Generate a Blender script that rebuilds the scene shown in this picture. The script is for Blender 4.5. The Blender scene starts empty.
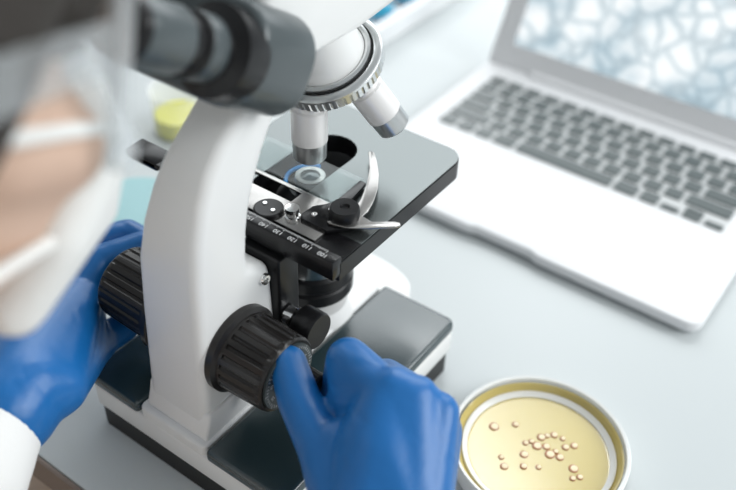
import bpy, bmesh, math, random
from mathutils import Vector, Matrix, Euler
from math import sin, cos, pi, radians
random.seed(7)
S = bpy.context.scene
COL = S.collection

# ------------------------------------------------------------------ camera, sky, lights, exposure
cam_d = bpy.data.cameras.new('camera'); cam = bpy.data.objects.new('camera', cam_d); COL.objects.link(cam)
yaw, pitch, roll = radians(-34.6934), radians(39.8911), radians(2.0071)
fw = Vector((sin(yaw)*cos(pitch), cos(yaw)*cos(pitch), -sin(pitch)))
rt0 = Vector((cos(yaw), -sin(yaw), 0)); up0 = rt0.cross(fw)
rt = rt0*cos(roll) + up0*sin(roll); up = -rt0*sin(roll) + up0*cos(roll)
mw = Matrix((rt, up, -fw)).transposed().to_4x4(); mw.translation = Vector((0, 0, 0.48))
cam.matrix_world = mw
cam_d.sensor_width = 36.0; cam_d.lens = 918.826/736*36
cam_d.clip_start = 0.01
cam_d.dof.use_dof = True; cam_d.dof.focus_distance = 0.525; cam_d.dof.aperture_fstop = 3.8
S.camera = cam

w = bpy.data.worlds.new('world'); S.world = w; w.use_nodes = True
nt = w.node_tree; nt.nodes.clear()
wo = nt.nodes.new('ShaderNodeOutputWorld'); bg = nt.nodes.new('ShaderNodeBackground')
bg.inputs[0].default_value = (0.90, 0.97, 1.0, 1); bg.inputs[1].default_value = 0.37
nt.links.new(bg.outputs[0], wo.inputs[0])

def area(name, loc, target, sx, sy, power, col):
    d = bpy.data.lights.new(name, 'AREA'); d.shape = 'RECTANGLE'; d.size = sx; d.size_y = sy
    d.energy = power; d.color = col
    o = bpy.data.objects.new(name, d); COL.objects.link(o); o.location = loc
    o.rotation_euler = (Vector(target)-Vector(loc)).to_track_quat('-Z', 'Y').to_euler()
    return o
area('window_light', (-1.5, 3.0, 2.0), (-0.3, 0.4, 0.0), 5.0, 2.4, 100, (0.94, 0.98, 1.0))
area('side_window_light', (2.4, 1.5, 1.9), (-0.25, 0.4, 0.05), 2.6, 1.8, 92, (0.96, 0.99, 1.0))
area('ceiling_light', (-0.785, 1.745, 2.06), (-0.785, 1.745, 0.0), 0.46, 0.36, 7.5, (0.97, 1.0, 1.0))
vs = S.view_settings
vs.view_transform = 'Standard'; vs.look = 'None'; vs.gamma = 1.0; vs.use_curve_mapping = False
vs.exposure = 0.16

# ------------------------------------------------------------------ helpers
def tag(o, label=None, cat=None, group=None, kind=None):
    if label: o['label'] = label
    if cat: o['category'] = cat
    if group: o['group'] = group
    if kind: o['kind'] = kind
    return o
def empty(name, loc, label, cat, group=None):
    o = bpy.data.objects.new(name, None); COL.objects.link(o); o.location = loc
    o.empty_display_size = 0.02
    return tag(o, label, cat, group)
def obj(name, bm, mat, parent=None, sharp=35, loc=None):
    """links a bmesh given in world coordinates (or, with loc, in its own) as ONE mesh object"""
    me = bpy.data.meshes.new(name)
    bmesh.ops.recalc_face_normals(bm, faces=bm.faces[:])
    bm.to_mesh(me); bm.free()
    for p in me.polygons: p.use_smooth = True
    me.set_sharp_from_angle(angle=radians(sharp))
    for m in (mat if isinstance(mat, (list, tuple)) else [mat]): me.materials.append(m)
    o = bpy.data.objects.new(name, me); COL.objects.link(o)
    if parent:
        o.parent = parent
        o.matrix_parent_inverse = world_of(parent).inverted()
    return o
def world_of(o):
    m = Matrix.LocRotScale(o.location, o.rotation_euler, o.scale)
    if o.parent: m = world_of(o.parent) @ o.matrix_parent_inverse @ m
    return m
def merge(dst, src, mi=0):
    me = bpy.data.meshes.new('t'); 
    for f in src.faces: f.material_index = mi
    src.to_mesh(me); src.free(); dst.from_mesh(me); bpy.data.meshes.remove(me); return dst
def join(*bms):
    b = bmesh.new()
    for x in bms: merge(b, x)
    return b
def bevel(bm, w, seg=3, angle=30):
    if w > 0:
        es = [e for e in bm.edges if len(e.link_faces) == 2 and e.calc_face_angle(0) > radians(angle)]
        bmesh.ops.bevel(bm, geom=es, offset=w, segments=seg, profile=0.5, affect='EDGES', clamp_overlap=True)
    return bm
def box(lo, hi, bev=0.0, seg=3, mat=None):
    bm = bmesh.new(); bmesh.ops.create_cube(bm, size=1)
    c = [(a+b)/2 for a, b in zip(lo, hi)]; s = [abs(b-a) for a, b in zip(lo, hi)]
    for v in bm.verts: v.co = Vector((v.co.x*s[0]+c[0], v.co.y*s[1]+c[1], v.co.z*s[2]+c[2]))
    bevel(bm, bev, seg)
    if mat is not None: bm.transform(mat)
    return bm
def frame(origin, axis, up_hint=(0, 0, 1)):
    z = Vector(axis).normalized(); u = Vector(up_hint)
    if abs(z.dot(u)) > 0.95: u = Vector((0, 1, 0))
    x = u.cross(z).normalized(); y = z.cross(x)
    m = Matrix((x, y, z)).transposed().to_4x4(); m.translation = Vector(origin); return m
def lathe(prof, origin=(0, 0, 0), axis=(0, 0, 1), seg=48, rib=None):
    """prof: (radius, height) pairs; rib=(h0,h1,n,depth) cuts n grooves between two heights"""
    bm = bmesh.new(); rings = []
    for r, h in prof:
        if r <= 1e-6: rings.append([bm.verts.new((0, 0, h))]); continue
        ring = []
        for i in range(seg):
            a = 2*pi*i/seg; rr = r
            if rib and rib[0] <= h <= rib[1]:
                rr = r - rib[3]*(1 if (i*rib[2]/seg) % 1 >= (rib[4] if len(rib) > 4 else 0.5) else 0)
            ring.append(bm.verts.new((rr*cos(a), rr*sin(a), h)))
        rings.append(ring)
    for a, b in zip(rings, rings[1:]):
        for i in range(seg):
            j = (i+1) % seg
            if len(a) == 1 and len(b) == 1: continue
            if len(a) == 1: bm.faces.new((a[0], b[j], b[i]))
            elif len(b) == 1: bm.faces.new((a[i], a[j], b[0]))
            else: bm.faces.new((a[i], a[j], b[j], b[i]))
    for r in (rings[0], rings[-1]):
        if len(r) > 1 and prof[0] != prof[-1]: bm.faces.new(r)
    if prof[0] == prof[-1]: bmesh.ops.remove_doubles(bm, verts=bm.verts[:], dist=1e-6)
    bm.transform(frame(origin, axis)); return bm
def prism(poly, lo, hi, plane='xy', bev=0.0, seg=3, hole=None, angle=30):
    """extrude a polygon; plane 'xy' -> along z, 'yz' -> along x, 'xz' -> along y"""
    bm = bmesh.new()
    def P(p, h):
        return {'xy': (p[0], p[1], h), 'yz': (h, p[0], p[1]), 'xz': (p[0], h, p[1])}[plane]
    loops = [poly] + ([hole] if hole else [])
    caps = []
    for lp in loops:
        a = [bm.verts.new(P(p, lo)) for p in lp]; b = [bm.verts.new(P(p, hi)) for p in lp]
        n = len(lp)
        for i in range(n): bm.faces.new((a[i], a[(i+1) % n], b[(i+1) % n], b[i]))
        caps.append((a, b))
    if not hole:
        bm.faces.new(caps[0][0]); bm.faces.new(caps[0][1])
    else:
        for k in (0, 1):
            es = []
            for c in caps:
                vs_ = c[k]
                for i in range(len(vs_)): es.append(bm.edges.get((vs_[i], vs_[(i+1) % len(vs_)])))
            bmesh.ops.triangle_fill(bm, edges=es, use_beauty=True, use_dissolve=False)
    bmesh.ops.recalc_face_normals(bm, faces=bm.faces[:])
    return bevel(bm, bev, seg, angle)
def rrect(x0, y0, x1, y1, r, n=6):
    if not isinstance(r, (list, tuple)): r = [r]*4          # order: x1y1, x0y1, x0y0, x1y0
    out = []
    for (cx, cy, a0), q in zip(((x1, y1, 0), (x0, y1, 90), (x0, y0, 180), (x1, y0, 270)), r):
        sx = -1 if cx == x1 else 1; sy = -1 if cy == y1 else 1
        for i in range(n+1):
            a = radians(a0+90*i/n); out.append((cx+sx*q+q*cos(a), cy+sy*q+q*sin(a)))
    return out
def tube(pts, r, seg=10, closed=False):
    bm = bmesh.new(); pts = [Vector(p) for p in pts]; rings = []; n = len(pts); prev = None
    rs = r if isinstance(r, (list, tuple)) else [r]*n
    for i, p in enumerate(pts):
        t = (pts[(i+1) % n if closed else min(i+1, n-1)]-pts[i-1 if closed else max(i-1, 0)]).normalized()
        if prev is None: x = t.orthogonal().normalized()
        else: x = (prev-t*prev.dot(t)).normalized()
        prev = x; y = t.cross(x)
        rings.append([bm.verts.new(p+rs[i]*(x*cos(2*pi*k/seg)+y*sin(2*pi*k/seg))) for k in range(seg)])
    for i in range(n if closed else n-1):
        a, b = rings[i], rings[(i+1) % n]
        for k in range(seg): bm.faces.new((a[k], a[(k+1) % seg], b[(k+1) % seg], b[k]))
    if not closed: bm.faces.new(rings[0]); bm.faces.new(rings[-1])
    return bm
def text(body, size, depth, mat4):
    c = bpy.data.curves.new('t', 'FONT'); c.body = body; c.size = size; c.extrude = depth
    c.align_x = 'CENTER'; c.align_y = 'CENTER'; c.resolution_u = 3
    o = bpy.data.objects.new('t', c); COL.objects.link(o)
    dg = bpy.context.evaluated_depsgraph_get(); me = bpy.data.meshes.new_from_object(o.evaluated_get(dg))
    bm = bmesh.new(); bm.from_mesh(me); bm.transform(mat4)
    bpy.data.objects.remove(o); bpy.data.curves.remove(c); bpy.data.meshes.remove(me); return bm
def sph(c, r, sub=3, scale=(1, 1, 1), rot=None):
    bm = bmesh.new(); bmesh.ops.create_icosphere(bm, subdivisions=sub, radius=1)
    m = Matrix.Translation(Vector(c)) @ (rot.to_4x4() if rot else Matrix()) @ Matrix.Diagonal((r*scale[0], r*scale[1], r*scale[2], 1))
    bm.transform(m); return bm
def hull(*balls, sub=2):
    """convex hull of balls (x,y,z,r): a tapered limb segment or a palm"""
    bm = bmesh.new()
    for x, y, z, r in balls: merge(bm, sph((x, y, z), r, sub))
    res = bmesh.ops.convex_hull(bm, input=bm.verts[:], use_existing_faces=False)
    kill = [v for v in bm.verts if not v.link_faces] 
    hv = set(v for f in res['geom'] if isinstance(f, bmesh.types.BMFace) for v in f.verts)
    bmesh.ops.delete(bm, geom=[v for v in bm.verts if v not in hv], context='VERTS')
    return bm
def chain(pts):
    """limb through (x,y,z,r) points"""
    return join(*[hull(a, b) for a, b in zip(pts, pts[1:])])
def melt(bm, voxel, smooth=4, factor=0.5):
    """union of overlapping volumes -> one continuous smooth skin"""
    me = bpy.data.meshes.new('t'); bm.to_mesh(me); bm.free()
    o = bpy.data.objects.new('t', me); COL.objects.link(o)
    m = o.modifiers.new('r', 'REMESH'); m.mode = 'VOXEL'; m.voxel_size = voxel; m.adaptivity = 0
    s = o.modifiers.new('s', 'SMOOTH'); s.factor = factor; s.iterations = smooth
    dg = bpy.context.evaluated_depsgraph_get(); m2 = bpy.data.meshes.new_from_object(o.evaluated_get(dg))
    out = bmesh.new(); out.from_mesh(m2)
    bpy.data.objects.remove(o); bpy.data.meshes.remove(me); bpy.data.meshes.remove(m2); return out

# ------------------------------------------------------------------ materials
def mat(name, col, rough=0.5, metal=0.0, spec=0.5, bump=0.0, bscale=200, var=0.0, vscale=8, **kw):
    m = bpy.data.materials.new(name); m.use_nodes = True; n = m.node_tree; b = n.nodes['Principled BSDF']
    b.inputs['Base Color'].default_value = (*col, 1); b.inputs['Roughness'].default_value = rough
    b.inputs['Metallic'].default_value = metal; b.inputs['Specular IOR Level'].default_value = spec
    for k, v in kw.items(): b.inputs[k.replace('_', ' ')].default_value = v
    tc = n.nodes.new('ShaderNodeTexCoord')
    if var:
        nz = n.nodes.new('ShaderNodeTexNoise'); nz.inputs['Scale'].default_value = vscale; nz.inputs['Detail'].default_value = 4
        mx = n.nodes.new('ShaderNodeMix'); mx.data_type = 'RGBA'
        mx.inputs[6].default_value = (*[c*(1-var) for c in col], 1); mx.inputs[7].default_value = (*[min(1, c*(1+var)) for c in col], 1)
        n.links.new(tc.outputs['Object'], nz.inputs['Vector']); n.links.new(nz.outputs['Fac'], mx.inputs[0]); n.links.new(mx.outputs[2], b.inputs['Base Color'])
    if bump:
        nz = n.nodes.new('ShaderNodeTexNoise'); nz.inputs['Scale'].default_value = bscale; nz.inputs['Detail'].default_value = 3
        bp = n.nodes.new('ShaderNodeBump'); bp.inputs['Strength'].default_value = bump; bp.inputs['Distance'].default_value = 0.001
        n.links.new(tc.outputs['Object'], nz.inputs['Vector']); n.links.new(nz.outputs['Fac'], bp.inputs['Height']); n.links.new(bp.outputs[0], b.inputs['Normal'])
    return m
def glass(name, col=(1, 1, 1), rough=0.0, alpha=0.15, spec=0.5):
    m = bpy.data.materials.new(name); m.use_nodes = True; n = m.node_tree; n.nodes.clear()
    out = n.nodes.new('ShaderNodeOutputMaterial'); t = n.nodes.new('ShaderNodeBsdfTransparent'); t.inputs[0].default_value = (*col, 1)
    p = n.nodes.new('ShaderNodeBsdfPrincipled'); p.inputs['Base Color'].default_value = (*col, 1); p.inputs['Roughness'].default_value = rough
    p.inputs['Specular IOR Level'].default_value = spec
    fr = n.nodes.new('ShaderNodeFresnel'); fr.inputs[0].default_value = 1.45
    ad = n.nodes.new('ShaderNodeMath'); ad.operation = 'ADD'; ad.use_clamp = True; ad.inputs[1].default_value = alpha
    mx = n.nodes.new('ShaderNodeMixShader')
    ge = n.nodes.new('ShaderNodeNewGeometry'); inv = n.nodes.new('ShaderNodeMath'); inv.operation = 'SUBTRACT'; inv.inputs[0].default_value = 1.0
    ml = n.nodes.new('ShaderNodeMath'); ml.operation = 'MULTIPLY'
    n.links.new(ge.outputs['Backfacing'], inv.inputs[1]); n.links.new(fr.outputs[0], ml.inputs[0]); n.links.new(inv.outputs[0], ml.inputs[1])
    n.links.new(ml.outputs[0], ad.inputs[0]); n.links.new(ad.outputs[0], mx.inputs[0]); n.links.new(t.outputs[0], mx.inputs[1]); n.links.new(p.outputs[0], mx.inputs[2]); n.links.new(mx.outputs[0], out.inputs[0])
    return m
M = dict(
    desk=mat('desk_laminate', (0.60, 0.635, 0.64), 0.35, var=0.02, vscale=3),
    edge=mat('desk_edge_band', (0.22, 0.17, 0.14), 0.5, var=0.1),
    floor=mat('floor_vinyl', (0.60, 0.48, 0.40), 0.5, var=0.05, vscale=2),
    wall=mat('grey_shade_wall', (0.45, 0.45, 0.45), 0.8, var=0.03, vscale=2),
    white=mat('white_enamel', (0.80, 0.80, 0.79), 0.32, var=0.01),
    black=mat('black_plastic', (0.010, 0.010, 0.011), 0.32, spec=0.3, bump=0.05, bscale=900),
    rubber=mat('black_textured_pad', (0.022, 0.042, 0.048), 0.24, spec=1.0, bump=0.08, bscale=900),
    plinth=mat('black_plinth', (0.012, 0.012, 0.012), 0.6),
    knob=mat('black_knob', (0.012, 0.0105, 0.010), 0.28, spec=0.4, bump=0.05, bscale=700),
    darkgrey=mat('dark_grey_enamel', (0.07, 0.085, 0.09), 0.30),
    chrome=mat('chrome', (0.80, 0.80, 0.80), 0.14, 1.0),
    satin=mat('satin_chrome', (0.74, 0.75, 0.75), 0.28, 1.0, bump=0.04, bscale=500),
    barrel=mat('pale_satin_barrel', (0.84, 0.82, 0.81), 0.35, 0.25),
    plate=mat('satin_plate', (0.36, 0.35, 0.34), 0.25, 0.9, bump=0.03, bscale=500),
    steel=mat('brushed_stage_plate', (0.155, 0.17, 0.17), 0.26, 0.85, bump=0.03, bscale=800),
    blackm=mat('black_anodised', (0.008, 0.008, 0.009), 0.24, spec=0.3),
    mark=mat('white_marking', (0.75, 0.75, 0.75), 0.5),
    dial=mat('dial_face', (0.05, 0.065, 0.07), 0.35),
    glass=glass('clear_glass', (0.95, 0.98, 0.98), 0.0, 0.06),
    lens=mat('coated_lens', (0.05, 0.07, 0.08), 0.05, spec=1.0),
    bluef=mat('blue_filter', (0.02, 0.30, 0.75), 0.2),
    alu=mat('anodised_aluminium', (0.84, 0.84, 0.85), 0.45, 0.0),
    key=mat('key_cap', (0.11, 0.13, 0.13), 0.35, spec=0.6),
    well=mat('keyboard_well', (0.66, 0.67, 0.67), 0.5),
    glove=mat('blue_nitrile', (0.006, 0.125, 0.38), 0.36, bump=0.25, bscale=120, var=0.08, vscale=30),
    coat=mat('white_cotton', (0.80, 0.80, 0.79), 0.9, bump=0.2, bscale=300),
    mask=mat('mask_fabric', (0.80, 0.80, 0.78), 0.9, bump=0.1, bscale=500),
    skin=mat('skin', (0.62, 0.43, 0.33), 0.5, var=0.06, vscale=20),
    hair=mat('dark_brown_hair', (0.020, 0.014, 0.010), 0.5, bump=0.8, bscale=150),
    trouser=mat('beige_trousers', (0.62, 0.50, 0.42), 0.9),
    goggle=glass('clear_goggle_plastic', (0.84, 0.86, 0.87), 0.15, 0.16),
    dish=glass('clear_polystyrene', (0.98, 0.98, 0.97), 0.05, 0.14),
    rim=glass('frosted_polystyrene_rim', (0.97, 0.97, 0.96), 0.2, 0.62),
    agar=mat('yellow_agar', (0.56, 0.45, 0.16), 0.10, var=0.04, vscale=25),
    colony=mat('tan_colony', (0.42, 0.17, 0.07), 0.3, var=0.2, vscale=90),
    colpale=mat('pale_colony_centre', (0.85, 0.72, 0.48), 0.3),
    yellowliq=mat('yellow_green_liquid', (0.68, 0.66, 0.03), 0.2),
    tealdish=mat('pale_aqua_plastic', (0.28, 0.50, 0.52), 0.3, var=0.06, vscale=30),
    tray=mat('white_tray_plastic', (0.86, 0.87, 0.88), 0.4),
    cyan=mat('bright_blue_plastic', (0.05, 0.46, 0.70), 0.4),
    stool=mat('stool_vinyl', (0.10, 0.10, 0.11), 0.5),
)
def screen_mat():
    m = bpy.data.materials.new('micrograph_screen'); m.use_nodes = True; n = m.node_tree; b = n.nodes['Principled BSDF']
    tc = n.nodes.new('ShaderNodeTexCoord')
    nz = n.nodes.new('ShaderNodeTexNoise'); nz.inputs['Scale'].default_value = 22
    ad = n.nodes.new('ShaderNodeMix'); ad.data_type = 'RGBA'; ad.blend_type = 'LINEAR_LIGHT'; ad.inputs[0].default_value = 0.02
    vo = n.nodes.new('ShaderNodeTexVoronoi'); vo.feature = 'DISTANCE_TO_EDGE'; vo.inputs['Scale'].default_value = 40
    v2 = n.nodes.new('ShaderNodeTexVoronoi'); v2.inputs['Scale'].default_value = 48
    n3 = n.nodes.new('ShaderNodeTexNoise'); n3.inputs['Scale'].default_value = 20; n3.inputs['Detail'].default_value = 3
    cr = n.nodes.new('ShaderNodeValToRGB'); e = cr.color_ramp.elements
    e[0].position = 0.02; e[0].color = (0.56, 0.64, 0.68, 1); e[1].position = 0.22; e[1].color = (0.93, 0.96, 0.97, 1)
    x = cr.color_ramp.elements.new(0.09); x.color = (0.74, 0.83, 0.87, 1)
    c2 = n.nodes.new('ShaderNodeValToRGB'); f = c2.color_ramp.elements
    f[0].position = 0.38; f[0].color = (0.62, 0.71, 0.76, 1); f[1].position = 0.60; f[1].color = (1, 1, 1, 1)
    mu = n.nodes.new('ShaderNodeMix'); mu.data_type = 'RGBA'; mu.blend_type = 'MULTIPLY'; mu.inputs[0].default_value = 1
    L = n.links.new
    L(tc.outputs['Object'], nz.inputs['Vector']); L(tc.outputs['Object'], ad.inputs[6]); L(nz.outputs['Color'], ad.inputs[7])
    L(ad.outputs[2], vo.inputs['Vector']); L(vo.outputs['Distance'], cr.inputs[0]); L(tc.outputs['Object'], n3.inputs['Vector']); L(n3.outputs['Fac'], c2.inputs[0])
    L(cr.outputs[0], mu.inputs[6]); L(c2.outputs[0], mu.inputs[7])
    mp = n.nodes.new('ShaderNodeMath'); mp.operation = 'MULTIPLY'; mp.inputs[1].default_value = 14
    L(mu.outputs[2], b.inputs['Emission Color']); b.inputs['Emission Strength'].default_value = 0.95
    b.inputs['Base Color'].default_value = (0.02, 0.02, 0.02, 1); b.inputs['Roughness'].default_value = 0.3
    return m
M['screen'] = screen_mat()
def wrinkles(m):
    n = m.node_tree; b = n.nodes['Principled BSDF']; old = b.inputs['Normal'].links[0].from_node
    tc = n.nodes.new('ShaderNodeTexCoord'); mp = n.nodes.new('ShaderNodeMapping'); mp.inputs['Scale'].default_value = (28, 60, 60); mp.inputs['Rotation'].default_value = (0.3, 0.5, 0.6)
    nz = n.nodes.new('ShaderNodeTexNoise'); nz.noise_type = 'RIDGED_MULTIFRACTAL'; nz.inputs['Scale'].default_value = 1.0; nz.inputs['Detail'].default_value = 1.5; nz.inputs['Distortion'].default_value = 0.6
    bp = n.nodes.new('ShaderNodeBump'); bp.inputs['Strength'].default_value = 0.35; bp.inputs['Distance'].default_value = 0.0025; bp.invert = True
    L = n.links.new
    L(tc.outputs['Object'], mp.inputs['Vector']); L(mp.outputs[0], nz.inputs['Vector']); L(nz.outputs['Fac'], bp.inputs['Height']); L(old.outputs[0], bp.inputs['Normal']); L(bp.outputs[0], b.inputs['Normal'])
wrinkles(M['glove'])

# ------------------------------------------------------------------ setting: floor, desk
tag(obj('floor', box((-3.0, -2.2, -0.80), (2.6, 3.0, -0.75)), M['floor']), kind='structure')

tag(obj('shade_wall_left', box((-3.1, -2.3, -0.75), (-3.0, 3.0, 2.2)), M['wall']), kind='structure')  # unseen wall, added to keep sky light off the left glove
tag(obj('shade_wall_rear', box((-3.0, -2.3, -0.75), (2.6, -2.2, 2.2)), M['wall']), kind='structure')  # unseen wall behind the person, also added to cut the sky light

desk = empty('desk', (-0.2, 0.75, -0.75), 'pale grey laboratory desk with a brown front edge', 'desk')
obj('desk_top', box((-1.5, 0.177, -0.026), (1.1, 1.75, 0.0), 0.002, 2), M['desk'], desk)
obj('edge_band', box((-1.5, 0.1735, -0.026), (1.1, 0.177, -0.001), 0.001, 2), M['edge'], desk)
for x in (-1.44, 1.04):
    for y in (0.25, 1.68):
        obj('leg', box((x-0.03, y-0.03, -0.75), (x+0.03, y+0.03, -0.026), 0.004), M['tray'], desk)

# ------------------------------------------------------------------ microscope
CX = -0.288                                                # its plane of symmetry
OY = 0.352                                                 # optical axis
mic = empty('microscope', (-0.282, 0.31, 0), 'white and black laboratory microscope with silver objectives and black stage', 'microscope')
BX0, BX1, BY0, BY1 = -0.361, -0.202, 0.2185, 0.428
def BP(d):
    x0, x1, y0 = BX0+d, BX1-d, BY0+d; yw, yc = 0.401-d, 0.428-d; a, b = -0.336+d, -0.248-d
    r = 0.006
    out = [(x0, y0+r), (x0+r*0.3, y0+r*0.3), (x0+r, y0), (x1-r, y0), (x1-r*0.3, y0+r*0.3), (x1, y0+r), (x1, yw-0.006), (x1-0.002, yw-0.002), (x1-0.006, yw)]
    out += [(b+0.006, yw+0.003), (b+0.001, yw+0.008)] + [(-0.292+(b+0.292)*cos(t), yw+0.010+(yc-yw-0.010)*sin(t)) for t in [pi*k/16 for k in range(1, 16)]] + [(a-0.001, yw+0.008), (a-0.006, yw+0.003)]
    return out + [(x0+0.006, yw), (x0+0.002, yw-0.002), (x0, yw-0.006)]
obj('plinth', prism(BP(0.0018), 0.0, 0.0205, 'xy', 0.001, 1), M['plinth'], mic)
base = obj('base', join(prism(BP(0.0), 0.0200, 0.040, 'xy', 0.0025, 3, angle=40),
                 prism(rrect(-0.3155, BY0+0.0005, -0.2615, BY1-0.02, [0.02, 0.02, 0.004, 0.004]), 0.036, 0.0475, 'xy', 0.002, 3),
                 lathe([(0.030, 0.042), (0.027, 0.050), (0.024, 0.056), (0.0, 0.057)], (CX, OY, 0))), M['white'], mic)
for x0, x1, rr in ((BX0-0.0005, -0.3165, [0.003, 0.006, 0.008, 0.003]), (-0.2605, BX1+0.0005, [0.006, 0.003, 0.003, 0.008])):
    obj('hand_rest_pad', prism(rrect(x0, BY0-0.0005, x1, 0.3985, rr), 0.0385, 0.0475, 'xy', 0.0035, 4), M['rubber'], mic)

# arm: side profile in the plane of symmetry, swept across its width
prof = [(0.2255, 0.046), (0.2275, 0.078), (0.2298, 0.125), (0.2315, 0.160), (0.2350, 0.185), (0.2410, 0.206), (0.2490, 0.2215),
        (0.2600, 0.2335), (0.2720, 0.2430), (0.2820, 0.2560), (0.2880, 0.2700), (0.2950, 0.3000), (0.3000, 0.318), (0.3100, 0.330), (0.400, 0.330),
        (0.4120, 0.322), (0.4180, 0.300), (0.4180, 0.262), (0.4080, 0.2540), (0.3700, 0.2500), (0.3360, 0.2505), (0.3210, 0.2510), (0.3130, 0.2450),
        (0.3070, 0.2385), (0.3000, 0.2310), (0.2945, 0.2240), (0.2890, 0.2150), (0.2840, 0.2050), (0.2795, 0.1950), (0.2760, 0.1840), (0.2735, 0.1720),
        (0.2720, 0.1580), (0.2720, 0.1480), (0.2800, 0.1430), (0.2885, 0.1400), (0.2900, 0.1250), (0.2920, 0.0900), (0.3000, 0.046)]
armb = prism(prof, -0.3125, -0.2655, 'yz', 0.006, 4, angle=50)
for v in armb.verts:                                       # the arm grows slimmer towards the top
    if v.co.x < -0.288:
        z = v.co.z; t = [(0.0, 0.0), (0.10, 0.0), (0.155, 0.0022), (0.18, 0.0060), (0.206, 0.0112), (0.230, 0.0160), (0.5, 0.0160)]
        for (z0, d0), (z1, d1) in zip(t, t[1:]):
            if z0 <= z <= z1: v.co.x += (d0+(d1-d0)*(z-z0)/(z1-z0))*min(1, (-0.288-v.co.x)/0.0185); break
obj('arm', armb, M['white'], mic, sharp=50)
# flared foot of the arm and the bosses behind the focus knobs
obj('arm_foot', prism([(0.2235, 0.046), (0.2235, 0.050), (0.2262, 0.058), (0.228, 0.066), (0.292, 0.066), (0.297, 0.058), (0.302, 0.046)], -0.3125, -0.2635, 'yz', 0.002, 3), M['white'], mic)
KY, KZ = 0.256, 0.100
obj('knob_boss', lathe([(0.0, 0.0), (0.0275, 0.0), (0.0262, 0.0240), (0.0, 0.0240)], (CX, KY, KZ), (1, 0, 0)), M['white'], mic)

# coarse and fine focus knobs
def ticks_ring(x, r0, r1, n, ax=1):
    bm = bmesh.new()
    for i in range(n):
        a = 2*pi*i/n; L = r1 if i % 5 else r1+0.001
        d = Vector((0, cos(a), sin(a))); t = Vector((0, -sin(a), cos(a)))
        q = [Vector((x, KY, KZ))+d*r0-t*0.00022, Vector((x, KY, KZ))+d*r0+t*0.00022, Vector((x, KY, KZ))+d*L+t*0.00022, Vector((x, KY, KZ))+d*L-t*0.00022]
        bm.faces.new([bm.verts.new(v) for v in q])
    return bm
def coarse(sign, ln):
    o = (CX, KY, KZ); ax = (sign, 0, 0)
    k = obj('coarse_focus_knob', lathe([(0.0, 0.0225), (0.0262, 0.0225), (0.0268, 0.0235), (0.0268, 0.0275), (0.0255, 0.0282), (0.0240, 0.029), (0.0240, 0.031), (0.0240, 0.0311), (0.0232, ln-0.004), (0.0232, ln-0.0039), (0.0228, ln-0.0015), (0.0216, ln), (0.0205, ln-0.0006), (0.0, ln-0.0006)],
                                     o, ax, 144, rib=(0.0311, ln-0.0039, 24, 0.0011, 0.66)), M['knob'], mic, sharp=30)
    d = obj('dial', lathe([(0.0, ln-0.0006), (0.0200, ln-0.0006), (0.0200, ln+0.0012), (0.0, ln+0.0012)], o, ax), M['dial'], k)
    return k
kr = coarse(1, 0.0600)
mk = ticks_ring(CX+0.0613, 0.0172, 0.0188, 50)
for i, s in enumerate(('0', '10', '20', '30', '40', '50', '60', '70', '80', '90')):
    a = radians(36*i+20)
    m4 = Matrix.Translation((CX+0.0613, KY+0.0148*cos(a), KZ+0.0148*sin(a))) @ Matrix(((0, 0, 1), (1, 0, 0), (0, 1, 0))).to_4x4() @ Matrix.Rotation(a-pi/2, 4, 'Z')
    merge(mk, text(s, 0.0032, 0.0, m4))
obj('dial_markings', mk, M['mark'], kr)
fk = obj('fine_focus_knob', lathe([(0.0, 0.0612), (0.0112, 0.0612), (0.0112, 0.063), (0.0112, 0.0631), (0.0108, 0.0800), (0.0108, 0.0801), (0.0098, 0.0812), (0.0, 0.0812)], (CX, KY, KZ), (1, 0, 0), 96, rib=(0.0631, 0.0800, 24, 0.0007)), M['knob'], mic, sharp=30)
coarse(-1, 0.0680)
obj('fine_focus_knob', lathe([(0.0, 0.0690), (0.0112, 0.0690), (0.0110, 0.076), (0.0098, 0.0775), (0.0, 0.0775)], (CX, KY, KZ), (-1, 0, 0), 64), M['knob'], mic)
obj('tension_lever', join(box((CX+0.024, KY-0.004, 0.066), (CX+0.030, KY+0.003, 0.076), 0.001), box((CX+0.024, KY-0.003, 0.062), (CX+0.034, KY+0.002, 0.068), 0.001)), M['black'], mic)

# stage carrier below the stage, screw in the arm
obj('stage_carrier', join(box((-0.290, 0.2885, 0.072), (-0.2600, 0.3060, 0.143), 0.0015), box((-0.345, 0.3130, 0.128), (-0.2450, 0.4150, 0.1345), 0.001)), M['black'], mic)
sc = obj('arm_screw', join(lathe([(0.0, 0), (0.0036, 0), (0.0036, 0.002), (0.0030, 0.003), (0.0015, 0.003), (0.0015, 0.0012), (0, 0.0012)], (-0.2660, 0.2815, 0.1330), (1, 0, 0), 20)), M['chrome'], mic)
ck = obj('condenser_focus_knob', join(lathe([(0, 0), (0.0062, 0), (0.0062, 0.009), (0.0112, 0.010), (0.0118, 0.011), (0.0118, 0.022), (0.0110, 0.0235), (0, 0.0235)], (-0.2590, 0.2935, 0.0990), (1, 0, 0), 48)), M['black'], mic)
obj('collar', lathe([(0.0070, 0.0), (0.0070, 0.006), (0.0040, 0.006), (0.0040, 0), (0.0070, 0)], (-0.2588, 0.2935, 0.0990), (1, 0, 0), 24), M['chrome'], ck)

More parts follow.
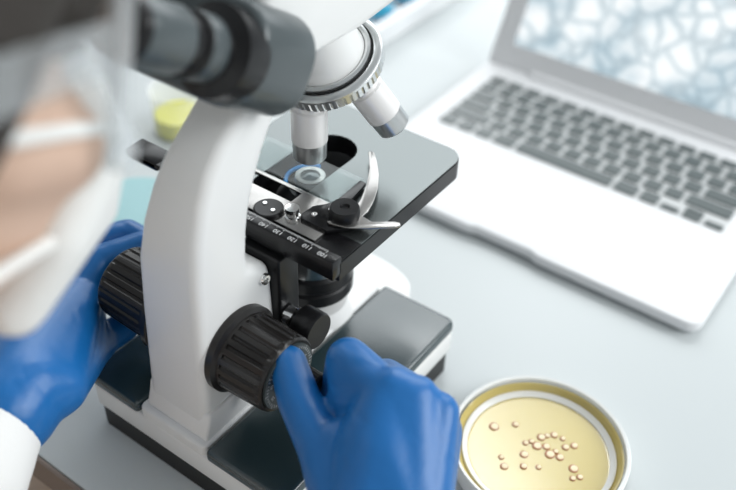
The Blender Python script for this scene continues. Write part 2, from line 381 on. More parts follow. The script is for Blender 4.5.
# condenser below the stage
con = obj('condenser', join(lathe([(0.0, 0.066), (0.024, 0.066), (0.0275, 0.069), (0.0275, 0.077), (0.0262, 0.078), (0.0262, 0.0795), (0.0275, 0.081), (0.0275, 0.089), (0.024, 0.092), (0.021, 0.112), (0.021, 0.140), (0.013, 0.146), (0.0, 0.146)], (CX, OY, 0), (0, 0, 1), 64)), M['black'], mic)
obj('chrome_ring', lathe([(0.0225, 0.092), (0.0262, 0.092), (0.0258, 0.112), (0.0225, 0.114), (0.0212, 0.114), (0.0212, 0.092), (0.0225, 0.092)], (CX, OY, 0)), M['chrome'], con)
obj('top_lens', lathe([(0.0098, 0.1455), (0.0098, 0.1525), (0.0092, 0.1535), (0.0060, 0.1535), (0.0045, 0.1545), (0, 0.1548)], (CX, OY, 0)), M['lens'], con)
obj('lens_ring', lathe([(0.0092, 0.1532), (0.0092, 0.1546), (0.0060, 0.1546), (0.0060, 0.1532), (0.0092, 0.1532)], (CX, OY, 0)), M['plate'], con)
obj('blue_filter_arc', tube([(CX+0.0150*cos(radians(a)), OY+0.0150*sin(radians(a)), 0.1510) for a in range(105, 236, 6)], 0.0014), M['bluef'], con)

# stage with its slot; top plate of brushed metal, black frame
hole = [(-0.278, 0.322)] + [(-0.295+0.017*cos(radians(a)), 0.381+0.017*sin(radians(a))) for a in range(0, 181, 15)] + [(-0.312, 0.322)]
ST = 0.155
stage_poly = rrect(-0.3450, 0.2975, -0.2245, 0.4300, [0.013, 0.013, 0.001, 0.001], 8)
stg = obj('stage', prism(stage_poly, 0.1420, ST-0.0012, 'xy', 0.0, hole=hole), M['black'], mic)
obj('stage_plate', prism(rrect(-0.3445, 0.3180, -0.2250, 0.4295, [0.0125, 0.0125, 0.0005, 0.0005], 8), ST-0.0012, ST, 'xy', 0.0, hole=[(x, max(y, 0.3222)) for x, y in hole]), M['steel'], stg)
obj('stage_front', prism([(-0.3445, 0.2980), (-0.2250, 0.2980), (-0.2250, 0.3180), (-0.3445, 0.3180)], ST-0.0012, ST-0.0002, 'xy'), M['blackm'], stg)
# mechanical stage: scale bar across the front edge, bracket, clip
bar = obj('scale_bar', join(box((-0.3920, 0.2985, 0.1530), (-0.3640, 0.3140, 0.1592), 0.0015, 2), box((-0.3900, 0.2985, 0.1550), (-0.3300, 0.3090, 0.1585), 0.0005, 1), box((-0.3380, 0.2920, 0.1455), (-0.2245, 0.3000, 0.1585), 0.0008, 2)), M['blackm'], mic)
mkb = bmesh.new(); flip = Matrix.Rotation(pi, 4, 'Z'); Z1 = 0.15865
for i in range(0, 62):
    x = -0.2330-i*0.001
    L = 0.0022 if i % 10 == 0 else (0.0017 if i % 5 == 0 else 0.0012)
    merge(mkb, box((x-0.00012, 0.2992-L, Z1-0.0001), (x+0.00012, 0.2992, Z1)))
for i, s in enumerate(('100', '110', '120', '130', '140', '150')):
    merge(mkb, text(s, 0.0042, 0.0, Matrix.Translation((-0.2335-i*0.0104, 0.2947, Z1)) @ flip))
obj('scale_markings', mkb, M['mark'], bar)
bl = prism([(-0.330, 0.3035), (-0.246, 0.3035), (-0.246, 0.3200), (-0.252, 0.3360), (-0.330, 0.3360)], ST, ST+0.0012, 'xy', 0.0003, 2, hole=[(-0.320, 0.3230), (-0.2790, 0.3230), (-0.2790, 0.3330), (-0.320, 0.3330)])
slider = obj('slide_carriage', bl, M['plate'], mic)
obj('disc_knob', lathe([(0, ST+0.001), (0.0088, ST+0.001), (0.0088, ST+0.0032), (0.008, ST+0.0038), (0, ST+0.0038)], (-0.2835, 0.3085, 0)), M['black'], slider)
for dx, dy in ((-0.004, 0.0015), (0.004, -0.0008)):
    obj('screw', lathe([(0, ST+0.0036), (0.0015, ST+0.0036), (0.0013, ST+0.0044), (0, ST+0.0044)], (-0.2835+dx, 0.3085+dy, 0), seg=16), M['satin'], slider)
obj('post', lathe([(0, ST+0.001), (0.0046, ST+0.001), (0.0046, ST+0.0022), (0.0036, ST+0.0026), (0.0036, ST+0.0050), (0.0042, ST+0.0054), (0.0040, ST+0.0078), (0, ST+0.0080)], (-0.2692, 0.3125, 0), seg=32), M['chrome'], slider)
brk = prism([(-0.2650, 0.3160), (-0.2630, 0.3120), (-0.2440, 0.3120), (-0.2360, 0.3220), (-0.2380, 0.3330), (-0.2500, 0.3400), (-0.2535, 0.3620), (-0.2580, 0.3620), (-0.2570, 0.3370), (-0.2600, 0.3310), (-0.2645, 0.3250)], ST+0.0012, ST+0.0036, 'xy', 0.0004, 2)
br = obj('holder_bracket', brk, M['blackm'], mic)
for x, y in ((-0.2535, 0.3285), (-0.2585, 0.3190)):
    obj('bracket_screw', lathe([(0, ST+0.0034), (0.0019, ST+0.0034), (0.0017, ST+0.0044), (0.0008, ST+0.0044), (0.0008, ST+0.0039), (0, ST+0.0039)], (x, y, 0), seg=20), M['chrome'], br)
obj('clip_knob', lathe([(0, ST+0.0034), (0.0084, ST+0.0034), (0.0088, ST+0.0042), (0.0088, ST+0.0105), (0.0080, ST+0.0120), (0.0030, ST+0.0120), (0.0024, ST+0.0108), (0, ST+0.0108)], (-0.2430, 0.3270, 0), seg=40), M['black'], br)
sick = [(-0.2420, 0.3330), (-0.2450, 0.3450), (-0.2510, 0.3590), (-0.2590, 0.3730), (-0.2680, 0.3845), (-0.2700, 0.3868), (-0.2690, 0.3888), (-0.2668, 0.3885), (-0.2600, 0.3820), (-0.2510, 0.3715), (-0.2435, 0.3600), (-0.2380, 0.3480), (-0.2350, 0.3385), (-0.2350, 0.3330), (-0.2280, 0.3320), (-0.2180, 0.3400), (-0.2150, 0.3410), (-0.2130, 0.3390), (-0.2145, 0.3365), (-0.2260, 0.3260), (-0.2360, 0.3190), (-0.2460, 0.3160), (-0.2480, 0.3170), (-0.2460, 0.3190), (-0.2380, 0.3240)]
obj('spring_clip', prism(sick, ST+0.0044, ST+0.0056, 'xy', 0.0003, 2), M['plate'], br)

# nosepiece: tilted turret with a knurled ring, four objectives
T = radians(25); e2 = Vector((0, cos(T), sin(T))); ax = Vector((0, sin(T), -cos(T))); nc = Vector((CX-0.0015, OY+0.001, 0.2175)) + 0.018*e2
up_ = -ax
npz = obj('nosepiece', lathe([(0.0, -0.013), (0.0180, -0.013), (0.0290, -0.0080), (0.0312, -0.0070), (0.0312, -0.0069), (0.0332, -0.0050), (0.0332, 0.0010), (0.0336, 0.0014), (0.0336, 0.0030), (0.0325, 0.0040), (0.0300, 0.0046), (0.0290, 0.0040), (0.0290, 0.0020), (0.0275, 0.0020), (0.0, 0.0020)], nc, up_, 260, rib=(-0.0051, 0.0012, 52, 0.0008, 0.7)), M['satin'], mic, sharp=30)
obj('dark_groove', lathe([(0.0276, 0.0022), (0.0290, 0.0022), (0.0290, 0.0036), (0.0276, 0.0036), (0.0276, 0.0022)], nc, up_, 96), M['black'], npz)
obj('inner_ring', lathe([(0.0276, 0.0022), (0.0276, 0.0062), (0.0262, 0.0070), (0.0245, 0.0062), (0.0245, 0.0022), (0.0276, 0.0022)], nc, up_, 96), M['satin'], npz)
obj('nosepiece_mount', lathe([(0.0, 0.002), (0.0244, 0.002), (0.0244, 0.005), (0.0220, 0.013), (0.0200, 0.042), (0.0, 0.042)], nc, up_, 64), M['white'], mic)
oprof = [(0.0, 0.0), (0.0092, 0.0), (0.0092, 0.006), (0.0100, 0.0062), (0.0100, 0.0112), (0.0094, 0.0115), (0.0094, 0.014), (0.0108, 0.0150), (0.0108, 0.0365), (0.0104, 0.0369)]
for i in range(4):
    a = radians(-90+90*i)
    rad = Vector((cos(a), 0, 0)) + e2*sin(a); d = (ax*cos(T) + rad*sin(T)).normalized()
    p = nc + rad*0.018 + ax*0.002
    ln = (0.0525, 0.0490, 0.0380, 0.0430)[i]; s_ = ln/0.0525
    ob = obj('objective', lathe([(r, h*s_) for r, h in oprof] + [(0.0104, 0.0369*s_), (0, 0.0369*s_)], p, d, 64), M['barrel'], mic, sharp=25)
    obj('tip_ring', lathe([(0.0, 0.0370*s_), (0.0104, 0.0370*s_), (0.0102, 0.0480*s_), (0.0094, 0.0490*s_), (0.0050, 0.0492*s_), (0.0040, ln), (0, ln)], p, d, 64), M['satin'], ob)
    obj('knurled_collar', lathe([(0.0098, 0.0064*s_), (0.0104, 0.0066*s_), (0.0104, 0.0108*s_), (0.0098, 0.0110*s_), (0.0098, 0.0064*s_)], p, d, 120, rib=(0.0065*s_, 0.0109*s_, 40, 0.0005)), M['satin'], ob)

# binocular head: dark housing on the arm with two inclined eyepiece tubes
ED = Vector((0, -0.846, 0.533)); EU = Vector((0, 0.533, 0.846))
hm = Matrix((Vector((1, 0, 0)), -ED, EU)).transposed().to_4x4(); hm.translation = Vector((0, 0.2575, 0.2855))
obj('binocular_head', join(prism(rrect(-0.3370, -0.024, -0.2430, 0.026, 0.020, 8), 0.006, 0.050, 'xz', 0.004, 3), ), M['darkgrey'], mic)
bpy.data.objects['binocular_head'].data.transform(hm)
for x in (-0.262, -0.320):
    o = hm @ Vector((x, 0, 0)); 
    tb = obj('eyepiece', lathe([(0.0, -0.012), (0.0205, -0.012), (0.0212, -0.010), (0.0212, 0.004), (0.0165, 0.006), (0.0146, 0.007), (0.0146, 0.0220), (0.0128, 0.0230), (0.0128, 0.0275), (0.0142, 0.0285), (0.0140, 0.0560), (0.0132, 0.0590), (0.0110, 0.0600), (0.0105, 0.0570), (0.0, 0.0570)], o, ED, 64), M['black'], mic)
    obj('chrome_band', lathe([(0.0148, 0.0095), (0.0150, 0.0100), (0.0150, 0.0195), (0.0148, 0.0200), (0.0140, 0.0200), (0.0140, 0.0095), (0.0148, 0.0095)], o, ED, 64), M['darkgrey'], tb)
    obj('eyecup', lathe([(0.0143, 0.0300), (0.0147, 0.0310), (0.0147, 0.0530), (0.0141, 0.0555), (0.0136, 0.0555), (0.0136, 0.0300), (0.0143, 0.0300)], o, ED, 64), M['darkgrey'], tb)

# glass slide lying on the carriage
slide = tag(obj('glass_slide', box((-0.3335, 0.3370, ST+0.0013), (-0.2575, 0.3660, ST+0.0024), 0.0001, 1), M['glass']), 'clear glass specimen slide lying on the microscope stage', 'slide')

# ------------------------------------------------------------------ laptop
LX0, LX1, LY0, LY1 = -0.396, -0.073, 0.531, 0.785
lap = empty('laptop', ((LX0+LX1)/2, 0.66, 0), 'silver laptop with grey keys, open on the desk behind the microscope', 'laptop')
poly = rrect(LX0, LY0, LX1, LY1, 0.012, 8)
i = poly.index(min(poly, key=lambda p: (round(p[1], 5), p[0])))
# finger notch in the front edge
bodyp = []
for p, q in zip(poly, poly[1:]+poly[:1]):
    bodyp.append(p)
    if abs(p[1]-LY0) < 1e-5 and abs(q[1]-LY0) < 1e-5 and q[0]-p[0] > 0.1:
        bodyp += [(-0.268, LY0), (-0.262, LY0+0.0028), (-0.212, LY0+0.0028), (-0.206, LY0)]
obj('base_deck', prism(bodyp, 0.0035, 0.0125, 'xy', 0.0015, 3), M['alu'], lap)
for x in (LX0+0.03, LX1-0.03):
    for y in (LY0+0.03, LY1-0.03): obj('rubber_foot', lathe([(0, 0), (0.006, 0), (0.007, 0.0036), (0, 0.0036)], (x, y, 0), seg=20), M['plinth'], lap)
kx0, kx1, ky0, ky1 = -0.3735, -0.0990, 0.6510, 0.7560
obj('keyboard_well', prism(rrect(kx0-0.001, ky0-0.001, kx1+0.001, ky1+0.001, 0.002), 0.0124, 0.0127, 'xy'), M['well'], lap)
obj('trackpad', prism(rrect(-0.288, 0.5385, -0.184, 0.6380, 0.003), 0.0124, 0.0127, 'xy'), M['alu'], lap)
kcache = {}
def key(x0, y0, x1, y1):
    wk, hk = round(x1-x0, 5), round(y1-y0, 5)
    if (wk, hk) not in kcache:
        bm = prism(rrect(-wk/2, -hk/2, wk/2, hk/2, 0.0015, 3), 0.0, 0.0016, 'xy', 0.0003, 1)
        o = obj('key', bm, M['key']); kcache[(wk, hk)] = o
    else:
        o = kcache[(wk, hk)].copy(); COL.objects.link(o)
    o.location = ((x0+x1)/2, (y0+y1)/2, 0.0127); o.parent = lap; o.matrix_parent_inverse = world_of(lap).inverted()
gap = 0.0042; W_ = kx1-kx0
def row(y0, h, units):
    tot = sum(units); x = kx0
    for u in units:
        wd = u/tot*(W_+gap); key(x, y0, x+wd-gap, y0+h); x += wd
rh = 0.0148; rp = rh+gap
row(ky0+5*rp, ky1-(ky0+5*rp), [1]*14)
row(ky0+4*rp, rh, [1]*13+[1.5])
row(ky0+3*rp, rh, [1.5]+[1]*13)
row(ky0+2*rp, rh, [1.75]+[1]*11+[1.75])
row(ky0+1*rp, rh, [2.25]+[1]*10+[2.25])
u = (W_+gap)/14.5; x = kx0
for k in (1, 1, 1, 1.25, 5, 1.25, 1):
    key(x, ky0, x+k*u-gap, ky0+rh); x += k*u
for j in range(3):
    h0 = ky0
    key(x+j*u, h0, x+(j+1)*u-gap, h0+rh/2-0.0005)
    if j == 1: key(x+j*u, h0+rh/2+0.0005, x+(j+1)*u-gap, h0+rh)
# display, leaning back
th = radians(27)
sm = Matrix.Translation((0, LY1-0.004, 0.011)) @ Matrix.Rotation(-th, 4, 'X')
lid = prism(rrect(LX0, 0.0, LX1, 0.222, [0.012, 0.012, 0.006, 0.006], 8), 0.0, 0.006, 'xz', 0.0012, 2); lid.transform(sm)
lido = obj('display_lid', lid, M['alu'], lap)
bz = box((LX0+0.004, -0.0006, 0.004), (LX1-0.004, 0.0002, 0.218), 0.0002, 1); bz.transform(sm); obj('bezel', bz, M['alu'], lido)
scr = box((LX0+0.022, -0.0010, 0.026), (LX1-0.022, -0.0005, 0.206)); scr.transform(sm); obj('screen', scr, M['screen'], lido)
hg = lathe([(0, -0.11), (0.0045, -0.11), (0.0045, 0.11), (0, 0.11)], ((LX0+LX1)/2, LY1-0.004, 0.0128), (1, 0, 0), 24); obj('hinge', hg, M['alu'], lap)

# ------------------------------------------------------------------ petri dish with yellow agar
PX, PY = -0.1160, 0.3655
pd = empty('petri_dish', (PX, PY, 0), 'round clear petri dish of yellow agar with tan colonies beside the right hand', 'petri dish')
obj('dish_bottom', lathe([(0.0, 0.0002), (0.0500, 0.0002), (0.0536, 0.0015), (0.0540, 0.0130), (0.0532, 0.0130), (0.0530, 0.0016), (0, 0.0014)], (PX, PY, 0), seg=96), M['dish'], pd)
obj('outer_wall', lathe([(0.0550, 0.0030), (0.0560, 0.0030), (0.0565, 0.0160), (0.0558, 0.0170), (0.0540, 0.0166), (0.0538, 0.0155), (0.0550, 0.0155), (0.0550, 0.0030)], (PX, PY, 0), seg=96), M['rim'], pd)
obj('reflection_ring', lathe([(0.0450, 0.0074), (0.0488, 0.0076), (0.0489, 0.0096), (0.0484, 0.0100), (0.0473, 0.0094), (0.0450, 0.0080), (0.0450, 0.0074)], (PX, PY, 0), seg=96), M['rim'], pd)  # bright reflection along the agar edge, modelled as a white frosted ring
obj('agar', lathe([(0.0, 0.0016), (0.0526, 0.0016), (0.0528, 0.0135), (0.0518, 0.0130), (0.0492, 0.0080), (0.0455, 0.0070), (0.0449, 0.00685), (0.0440, 0.0068), (0, 0.0068)], (PX, PY, 0), seg=96), M['agar'], pd)
CP = [(-0.1383, 0.3765), (-0.1258, 0.3671), (-0.1222, 0.3585), (-0.1327, 0.3478), (-0.1278, 0.3428), (-0.118, 0.3502), (-0.1102, 0.3552), (-0.1138, 0.3725), (-0.1174, 0.3806), (-0.114, 0.384), (-0.1082, 0.3847), (-0.1072, 0.3727), (-0.1036, 0.3796), (-0.0921, 0.3676), (-0.0892, 0.3605), (-0.0861, 0.3641), (-0.1198, 0.3773), (-0.1091, 0.3685), (-0.103, 0.3703), (-0.0997, 0.384), (-0.1486, 0.3665), (-0.1234, 0.3703), (-0.1188, 0.3695)]
for i, (x, y) in enumerate(CP):
    r = 0.0018+0.0016*random.random()
    c = obj('colony', lathe([(r, 0.0066), (r*0.98, 0.0072), (r*0.90, 0.0074), (r*0.72, 0.0073), (0, 0.0072)], (x, y, 0), seg=16), M['colony'], pd)
    obj('colony_centre', lathe([(0, 0.0071), (r*0.76, 0.0071), (r*0.72, 0.0075), (r*0.3, 0.0076), (0, 0.0076)], (x+0.0003, y+0.0003, 0), seg=12), M['colpale'], c)

# ------------------------------------------------------------------ things far behind on the desk
fl = empty('beaker', (-0.566, 0.500, 0), 'small clear beaker of yellow-green liquid on the desk behind the microscope arm', 'beaker')
obj('glass_wall', lathe([(0, 0.0003), (0.0230, 0.0003), (0.0245, 0.002), (0.0245, 0.044), (0.0262, 0.046), (0.0235, 0.044), (0.0232, 0.003), (0, 0.002)], (-0.566, 0.500, 0), seg=48), M['dish'], fl)
obj('liquid', lathe([(0, 0.0022), (0.0226, 0.0032), (0.0226, 0.020), (0, 0.020)], (-0.566, 0.500, 0), seg=48), M['yellowliq'], fl)
td = empty('culture_dish', (-0.492, 0.372, 0), 'pale aqua lidded dish on the desk beyond the left glove', 'dish')
obj('dish_base', lathe([(0, 0.0003), (0.050, 0.0003), (0.051, 0.012), (0.049, 0.012), (0.048, 0.002), (0, 0.002)], (-0.492, 0.372, 0), seg=64), M['tealdish'], td)
obj('lid', lathe([(0, 0.0135), (0.0525, 0.0135), (0.0535, 0.0125), (0.0535, 0.004), (0.0525, 0.004), (0.0522, 0.0122), (0, 0.0124)], (-0.492, 0.372, 0), seg=64), M['tealdish'], td)
tr = empty('tray', (-0.63, 0.90, 0), 'white plastic tray holding bright blue capped tubes at the far left of the laptop', 'tray')
obj('tray_floor', prism(rrect(-0.755, 0.715, -0.513, 1.05, 0.012), 0.0003, 0.004, 'xy', 0.001, 2), M['tray'], tr)
obj('tray_rim', prism(rrect(-0.756, 0.714, -0.512, 1.051, 0.013), 0.0035, 0.024, 'xy', 0.0, hole=rrect(-0.749, 0.721, -0.524, 1.044, 0.008)), M['tray'], tr)
for i, (x, y, a, lb) in enumerate(((-0.556, 0.800, 20, 'bright blue capped sample tube nearest to the nosepiece in the white tray'), (-0.548, 0.856, -15, 'second bright blue capped sample tube in the white tray, behind the nearest one'), (-0.556, 0.925, 10, 'farthest bright blue capped sample tube in the white tray'))):
    t = empty('sample_tube', (x, y, 0.0125), lb, 'tube', 'blue capped tubes in the tray')
    d = Vector((cos(radians(a)), sin(radians(a)), 0)); o = Vector((x, y, 0.0140))-d*0.02
    obj('cap', lathe([(0, 0.0), (0.0095, 0.0), (0.0098, 0.001), (0.0098, 0.014), (0, 0.014)], o+d*0.026, d, 48, rib=(0.0005, 0.0141, 24, 0.0006)), M['cyan'], t)
    obj('tube_body', lathe([(0, -0.062), (0.0040, -0.060), (0.0082, -0.046), (0.0082, 0.026), (0, 0.026)], o, d, 32), M['cyan'], t)

# ------------------------------------------------------------------ person at the microscope
per = empty('person', (-0.285, -0.16, -0.75), 'person in lab coat, blue gloves, goggles and face mask looking into the microscope', 'person')
hx = Vector((0.92, 0, 0)); hf = Vector((0, 0.97, -0.24)).normalized()*0.92; hu = Vector((0, 0.24, 0.97)).normalized()*0.92
HO = Vector((-0.270, 0.100, 0.348))
def H(x, f, u): return HO + hx*x + hf*f + hu*u
def hb(x, f, u, r): p = H(x, f, u); return (p.x, p.y, p.z, r)
hrot = Matrix((hx, hf, hu)).transposed()
def ell(x, f, u, rx, rf, ru, sub=4): return sph(H(x, f, u), 1, sub, (rx, rf, ru), hrot)
bd = bmesh.new()
merge(bd, ell(0, -0.005, 0.030, 0.073, 0.094, 0.086)); merge(bd, ell(0, 0.030, -0.034, 0.060, 0.060, 0.070))
merge(bd, hull(hb(0, 0.074, -0.088, 0.016), hb(0.040, 0.015, -0.070, 0.016), hb(-0.040, 0.015, -0.070, 0.016), hb(0, 0.05, -0.05, 0.04)))
merge(bd, hull(hb(0, 0.092, -0.004, 0.008), hb(0, 0.106, -0.038, 0.010), hb(0.012, 0.092, -0.042, 0.007), hb(-0.012, 0.092, -0.042, 0.007)))
merge(bd, hull(hb(0.018, 0.083, -0.068, 0.007), hb(-0.018, 0.083, -0.068, 0.007), hb(0, 0.092, -0.066, 0.007)))
merge(bd, hull(hb(0.030, 0.082, 0.018, 0.008), hb(-0.030, 0.082, 0.018, 0.008)))
for s in (1, -1):
    merge(bd, hull(hb(s*0.073, -0.012, -0.005, 0.007), hb(s*0.071, -0.008, -0.045, 0.006), hb(s*0.080, -0.026, 0.000, 0.006), hb(s*0.079, -0.020, -0.030, 0.005)))
    merge(bd, hull(hb(s*0.045, 0.060, -0.030, 0.018), hb(s*0.050, 0.03, -0.02, 0.02)))
NB = (-0.282, -0.020, 0.235)
merge(bd, hull(hb(0, -0.040, -0.040, 0.050), hb(0, 0.000, -0.070, 0.045), (*NB, 0.058)))
RS, LS = (-0.130, -0.055, 0.185, 0.055), (-0.440, -0.055, 0.185, 0.055)
merge(bd, hull((*NB, 0.058), RS, (-0.285, -0.07, 0.13, 0.09))); merge(bd, hull((*NB, 0.058), LS, (-0.285, -0.07, 0.13, 0.09)))
merge(bd, hull((-0.200, -0.09, 0.08, 0.085), (-0.370, -0.09, 0.08, 0.085), (-0.215, -0.18, -0.20, 0.09), (-0.355, -0.18, -0.20, 0.09)))
RE, LE = (-0.010, 0.020, 0.040, 0.036), (-0.330, 0.045, 0.050, 0.036)
LE = (-0.290, 0.040, 0.075, 0.034)
LE = (-0.330, 0.030, 0.060, 0.036)
RW, LW = (-0.1250, 0.195, 0.088, 0.022), (-0.3300, 0.165, 0.0975, 0.019)
merge(bd, chain([RS, RE, RW])); merge(bd, chain([LS, LE, LW]))
merge(bd, hull(RW, (-0.158, 0.238, 0.105, 0.010), (-0.140, 0.250, 0.102, 0.009)))
merge(bd, hull(LW, (-0.372, 0.236, 0.091, 0.009), (-0.386, 0.233, 0.091, 0.009)))
for s in (-1, 1):
    hxp = -0.285+s*0.085
    merge(bd, chain([(hxp, -0.17, -0.215, 0.085), (hxp+s*0.05, 0.235, -0.190, 0.058), (hxp+s*0.05, 0.200, -0.62, 0.040), (hxp+s*0.05, 0.19, -0.700, 0.034)]))
    merge(bd, hull((hxp+s*0.05, 0.175, -0.715, 0.034), (hxp+s*0.055, 0.320, -0.728, 0.022)))
obj('body', melt(bd, 0.0055, 5), M['skin'], per, sharp=180)
for s in (1, -1):
    e_ = obj('eye', sph(H(s*0.032, 0.068, 0.000), 0.0115, 3), M['mark'], per)
# hair: dark cap over the crown, back and temples
hb_ = join(ell(0, -0.020, 0.040, 0.080, 0.096, 0.088), ell(0, -0.045, -0.01, 0.074, 0.060, 0.07), hull(hb(0.073, 0.022, 0.012, 0.008), hb(0.074, 0.004, -0.022, 0.006), hb(0.070, -0.02, 0.03, 0.012), hb(0.066, 0.035, 0.045, 0.012)),
           hull(hb(-0.073, 0.022, 0.012, 0.008), hb(-0.074, 0.004, -0.022, 0.006), hb(-0.070, -0.02, 0.03, 0.012), hb(-0.066, 0.035, 0.045, 0.012)), hull(hb(0.03, 0.062, 0.088, 0.012), hb(-0.03, 0.062, 0.088, 0.012), hb(0, 0.0, 0.11, 0.02), hb(0.05, 0.040, 0.07, 0.014), hb(-0.05, 0.040, 0.07, 0.014), hb(0.030, 0.082, 0.050, 0.010), hb(-0.030, 0.082, 0.050, 0.010), hb(0.058, 0.058, 0.036, 0.011), hb(0.060, 0.050, 0.016, 0.008), hb(-0.056, 0.058, 0.038, 0.010)),
           ell(0, -0.125, 0.03, 0.042, 0.036, 0.042))
obj('hair', melt(hb_, 0.004, 4), M['hair'], per, sharp=180)
# pleated face mask over nose and chin, loops to the ears
mk_ = join(hull(hb(0, 0.104, -0.020, 0.010), hb(0, 0.114, -0.040, 0.011), hb(0.048, 0.078, -0.030, 0.010), hb(-0.048, 0.078, -0.030, 0.010), hb(0.048, 0.060, -0.066, 0.010), hb(-0.048, 0.060, -0.066, 0.010), hb(0, 0.116, -0.068, 0.012), hb(0, 0.116, -0.090, 0.012), hb(0, 0.084, -0.106, 0.010), hb(0.034, 0.050, -0.100, 0.012), hb(-0.034, 0.050, -0.100, 0.012)))
mo = obj('face_mask', melt(mk_, 0.003, 3), M['mask'], per, sharp=180)
for s in (1, -1):
    obj('ear_loop', tube([H(s*0.050, 0.080, -0.026), H(s*0.066, 0.050, -0.014), H(s*0.075, 0.015, -0.006), H(s*0.082, -0.012, 0.006), H(s*0.086, -0.030, -0.004), H(s*0.084, -0.032, -0.030), H(s*0.078, -0.018, -0.054), H(s*0.066, 0.015, -0.060), H(s*0.050, 0.058, -0.064)], 0.0026, 8), M['mask'], mo)
# clear goggles: lens box in front of the eyes, wide strap round the head
gq = bmesh.new()
oc = [(sin(radians(a))*0.070, cos(radians(a))*0.034+0.060) for a in range(-88, 89, 11)]
for k in (0, 1):
    pass
def gband(off0, off1, pts, thick):
    bm = bmesh.new(); n = len(pts); grid = []
    for (x, f) in pts:
        nn = Vector((x, f-0.03)).normalized()*thick
        grid.append([bm.verts.new(H(x, f, off0)), bm.verts.new(H(x, f, off1)), bm.verts.new(H(x+nn.x, f+nn.y, off1)), bm.verts.new(H(x+nn.x, f+nn.y, off0))])
    for a, b in zip(grid, grid[1:]):
        for k in range(4): bm.faces.new((a[k], a[(k+1) % 4], b[(k+1) % 4], b[k]))
    bm.faces.new(grid[0]); bm.faces.new(grid[-1]); return bm
gg = obj('goggles', gband(-0.026, 0.036, oc, 0.0025), M['goggle'], per, sharp=40)
obj('goggle_rim', join(gband(0.033, 0.038, oc, 0.006), gband(-0.030, -0.025, oc, 0.006)), M['goggle'], gg, sharp=40)
sp_ = [(sin(radians(a))*0.089, cos(radians(a))*0.112-0.026) for a in range(62, 299, 8)]
sp_ = [(0.0725, 0.058)] + sp_ + [(-0.0725, 0.058)]
obj('strap', gband(0.006, 0.024, sp_, 0.002), M['goggle'], gg, sharp=40)

# lab coat: body, collar, sleeves that end at the gloves; trousers
ct = bmesh.new()
merge(ct, hull((-0.150, -0.058, 0.180, 0.068), (-0.420, -0.058, 0.180, 0.068), (-0.285, -0.07, 0.12, 0.105)))
merge(ct, hull((-0.195, -0.09, 0.10, 0.098), (-0.375, -0.09, 0.10, 0.098), (-0.205, -0.18, -0.20, 0.105), (-0.365, -0.18, -0.20, 0.105)))
merge(ct, hull((-0.290, -0.040, 0.215, 0.062), (-0.275, -0.020, 0.240, 0.060)))
RSs, LSs = (*RS[:3], 0.068), (*LS[:3], 0.068)
merge(ct, chain([RSs, (*RE[:3], 0.050), (-0.103, 0.160, 0.079, 0.034)]))
merge(ct, chain([LSs, (*LE[:3], 0.050), (-0.3180, 0.110, 0.0880, 0.033), (-0.3310, 0.147, 0.0970, 0.0245)]))
lc = obj('lab_coat', melt(ct, 0.0055, 14), M['coat'], per, sharp=180)
obj('collar', tube([(-0.282+0.072*cos(2*pi*k/32), -0.016+0.066*sin(2*pi*k/32), 0.256-0.016*sin(2*pi*k/32)) for k in range(32)], 0.013, 10, True), M['coat'], lc)
tz = bmesh.new()
for s in (-1, 1):
    hxp = -0.285+s*0.085
    merge(tz, chain([(hxp, -0.17, -0.215, 0.096), (hxp+s*0.05, 0.235, -0.190, 0.070), (hxp+s*0.05, 0.200, -0.62, 0.055), (hxp+s*0.05, 0.195, -0.670, 0.054)]))
obj('trousers', melt(tz, 0.007, 5), M['trouser'], per, sharp=180)
for s in (-1, 1):
    hxp = -0.285+s*0.085
    obj('shoe', melt(join(hull((hxp+s*0.05, 0.165, -0.706, 0.042), (hxp+s*0.056, 0.330, -0.722, 0.027), (hxp+s*0.05, 0.230, -0.708, 0.040))), 0.005, 3), M['stool'], per, sharp=180)

# right glove: thumb and curled fingers round the fine focus knob
def glove(name, chains, hulls, voxel=0.0014, smooth=10):
    bm = bmesh.new()
    for c in chains: merge(bm, join(*[hull(a, b, sub=3) for a, b in zip(c, c[1:])]))
    for h in hulls: merge(bm, hull(*h, sub=3))
    return obj(name, melt(bm, voxel, smooth, 0.5), M['glove'], per, sharp=180)
thumb = [(-0.2265, 0.2554, 0.1115, 0.0104), (-0.2091, 0.2431, 0.1058, 0.0118), (-0.1814, 0.2291, 0.0992, 0.0135), (-0.1544, 0.2169, 0.0937, 0.0160)]
index = [(-0.1635, 0.2565, 0.1280, 0.0130), (-0.1945, 0.2665, 0.1260, 0.0120), (-0.2000, 0.2675, 0.1010, 0.0105), (-0.2045, 0.2645, 0.0890, 0.0090)]
middle = [(-0.1515, 0.2630, 0.1275, 0.0125), (-0.1842, 0.2879, 0.1012, 0.0100), (-0.2009, 0.2795, 0.0840, 0.0085)]
ring = [(-0.1424, 0.2684, 0.119, 0.0115), (-0.1653, 0.2909, 0.0867, 0.0098), (-0.1822, 0.279, 0.0755, 0.0085)]
pinky = [(-0.1366, 0.2693, 0.1082, 0.0108), (-0.151, 0.286, 0.0799, 0.0088), (-0.166, 0.2755, 0.072, 0.0078)]
wa, wb = (-0.1414, 0.2043, 0.0912, 0.0190), (-0.1199, 0.2185, 0.0937, 0.0180)
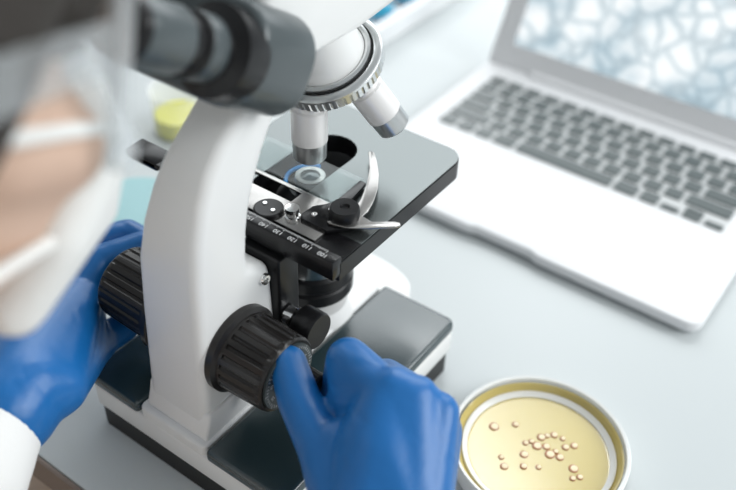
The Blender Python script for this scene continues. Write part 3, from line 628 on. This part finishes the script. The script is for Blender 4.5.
glove('right_glove', [thumb, index, middle, ring, pinky, [wa, (-0.118, 0.180, 0.083, 0.0270)], [wb, (-0.112, 0.180, 0.084, 0.0270)]],
      [[wa, wb, index[0], middle[0]], [wb, middle[0], ring[0], pinky[0]], [wa, wb, thumb[3], thumb[2]], [thumb[2], thumb[3], (-0.1640, 0.2470, 0.1130, 0.0100), wa], [middle[0], ring[0], wa, thumb[3]], [index[0], index[1], (-0.1850, 0.2540, 0.1120, 0.0105)], [wa, wb, index[0], ring[0], (-0.1530, 0.2378, 0.1086, 0.0240)], [(-0.1622, 0.2599, 0.1304, 0.0125), middle[0], wb], [(-0.1510, 0.2649, 0.1277, 0.0120), middle[0], wb], [(-0.1397, 0.2687, 0.1207, 0.0112), ring[0], wb]], smooth=16)
# left glove: fingers over the other knob, thumb below it
lindex = [(-0.3760, 0.2380, 0.0920, 0.0125), (-0.3810, 0.2580, 0.1010, 0.0105), (-0.3680, 0.2820, 0.1040, 0.0095), (-0.3480, 0.2900, 0.0990, 0.0085)]
lmid = [(-0.3900, 0.2400, 0.0900, 0.0125), (-0.4020, 0.2660, 0.0980, 0.0105), (-0.3900, 0.2890, 0.0990, 0.0092), (-0.3720, 0.2930, 0.0950, 0.0085)]
lring = [(-0.4010, 0.2360, 0.0850, 0.0120), (-0.4220, 0.2680, 0.0900, 0.0100), (-0.4080, 0.2880, 0.0840, 0.0090), (-0.3900, 0.2860, 0.0820, 0.0082)]
lpink = [(-0.4160, 0.2270, 0.0850, 0.0108), (-0.4260, 0.2530, 0.0740, 0.0090), (-0.4140, 0.2700, 0.0660, 0.0080), (-0.3980, 0.2700, 0.0640, 0.0075)]
lthumb = [(-0.3450, 0.1960, 0.0860, 0.0145), (-0.3500, 0.2160, 0.0740, 0.0125), (-0.3580, 0.2340, 0.0660, 0.0105), (-0.3560, 0.2480, 0.0660, 0.0095)]
lwa, lwb = (-0.3420, 0.1720, 0.1010, 0.0220), (-0.3270, 0.1770, 0.0950, 0.0180)
cuff = [(-0.3315, 0.1500, 0.0970, 0.0265), (-0.3350, 0.1640, 0.0985, 0.0255)]
glove('left_glove', [lindex, lmid, lring, lpink, lthumb, cuff],
      [[cuff[1], lwa, lwb], [lwa, lwb, lindex[0], lmid[0]], [lwa, lwb, lring[0], lpink[0]], [lwa, lmid[0], lring[0]], [lwa, lwb, lthumb[0], lthumb[1]], [lthumb[0], lthumb[1], lindex[0]]])

# stool under the person
st = empty('stool', (-0.285, -0.20, -0.75), 'round dark stool under the seated person', 'stool')
obj('seat', lathe([(0, -0.360), (0.165, -0.360), (0.175, -0.350), (0.175, -0.320), (0.16, -0.313), (0, -0.313)], (-0.285, -0.20, 0), seg=64), M['stool'], st)
obj('column', lathe([(0, -0.72), (0.025, -0.72), (0.025, -0.360), (0, -0.360)], (-0.285, -0.20, 0)), M['chrome'], st)
obj('foot_ring', lathe([(0.20, -0.75), (0.21, -0.735), (0.02, -0.70), (0, -0.70), (0, -0.75)], (-0.285, -0.20, 0), seg=64), M['chrome'], st)
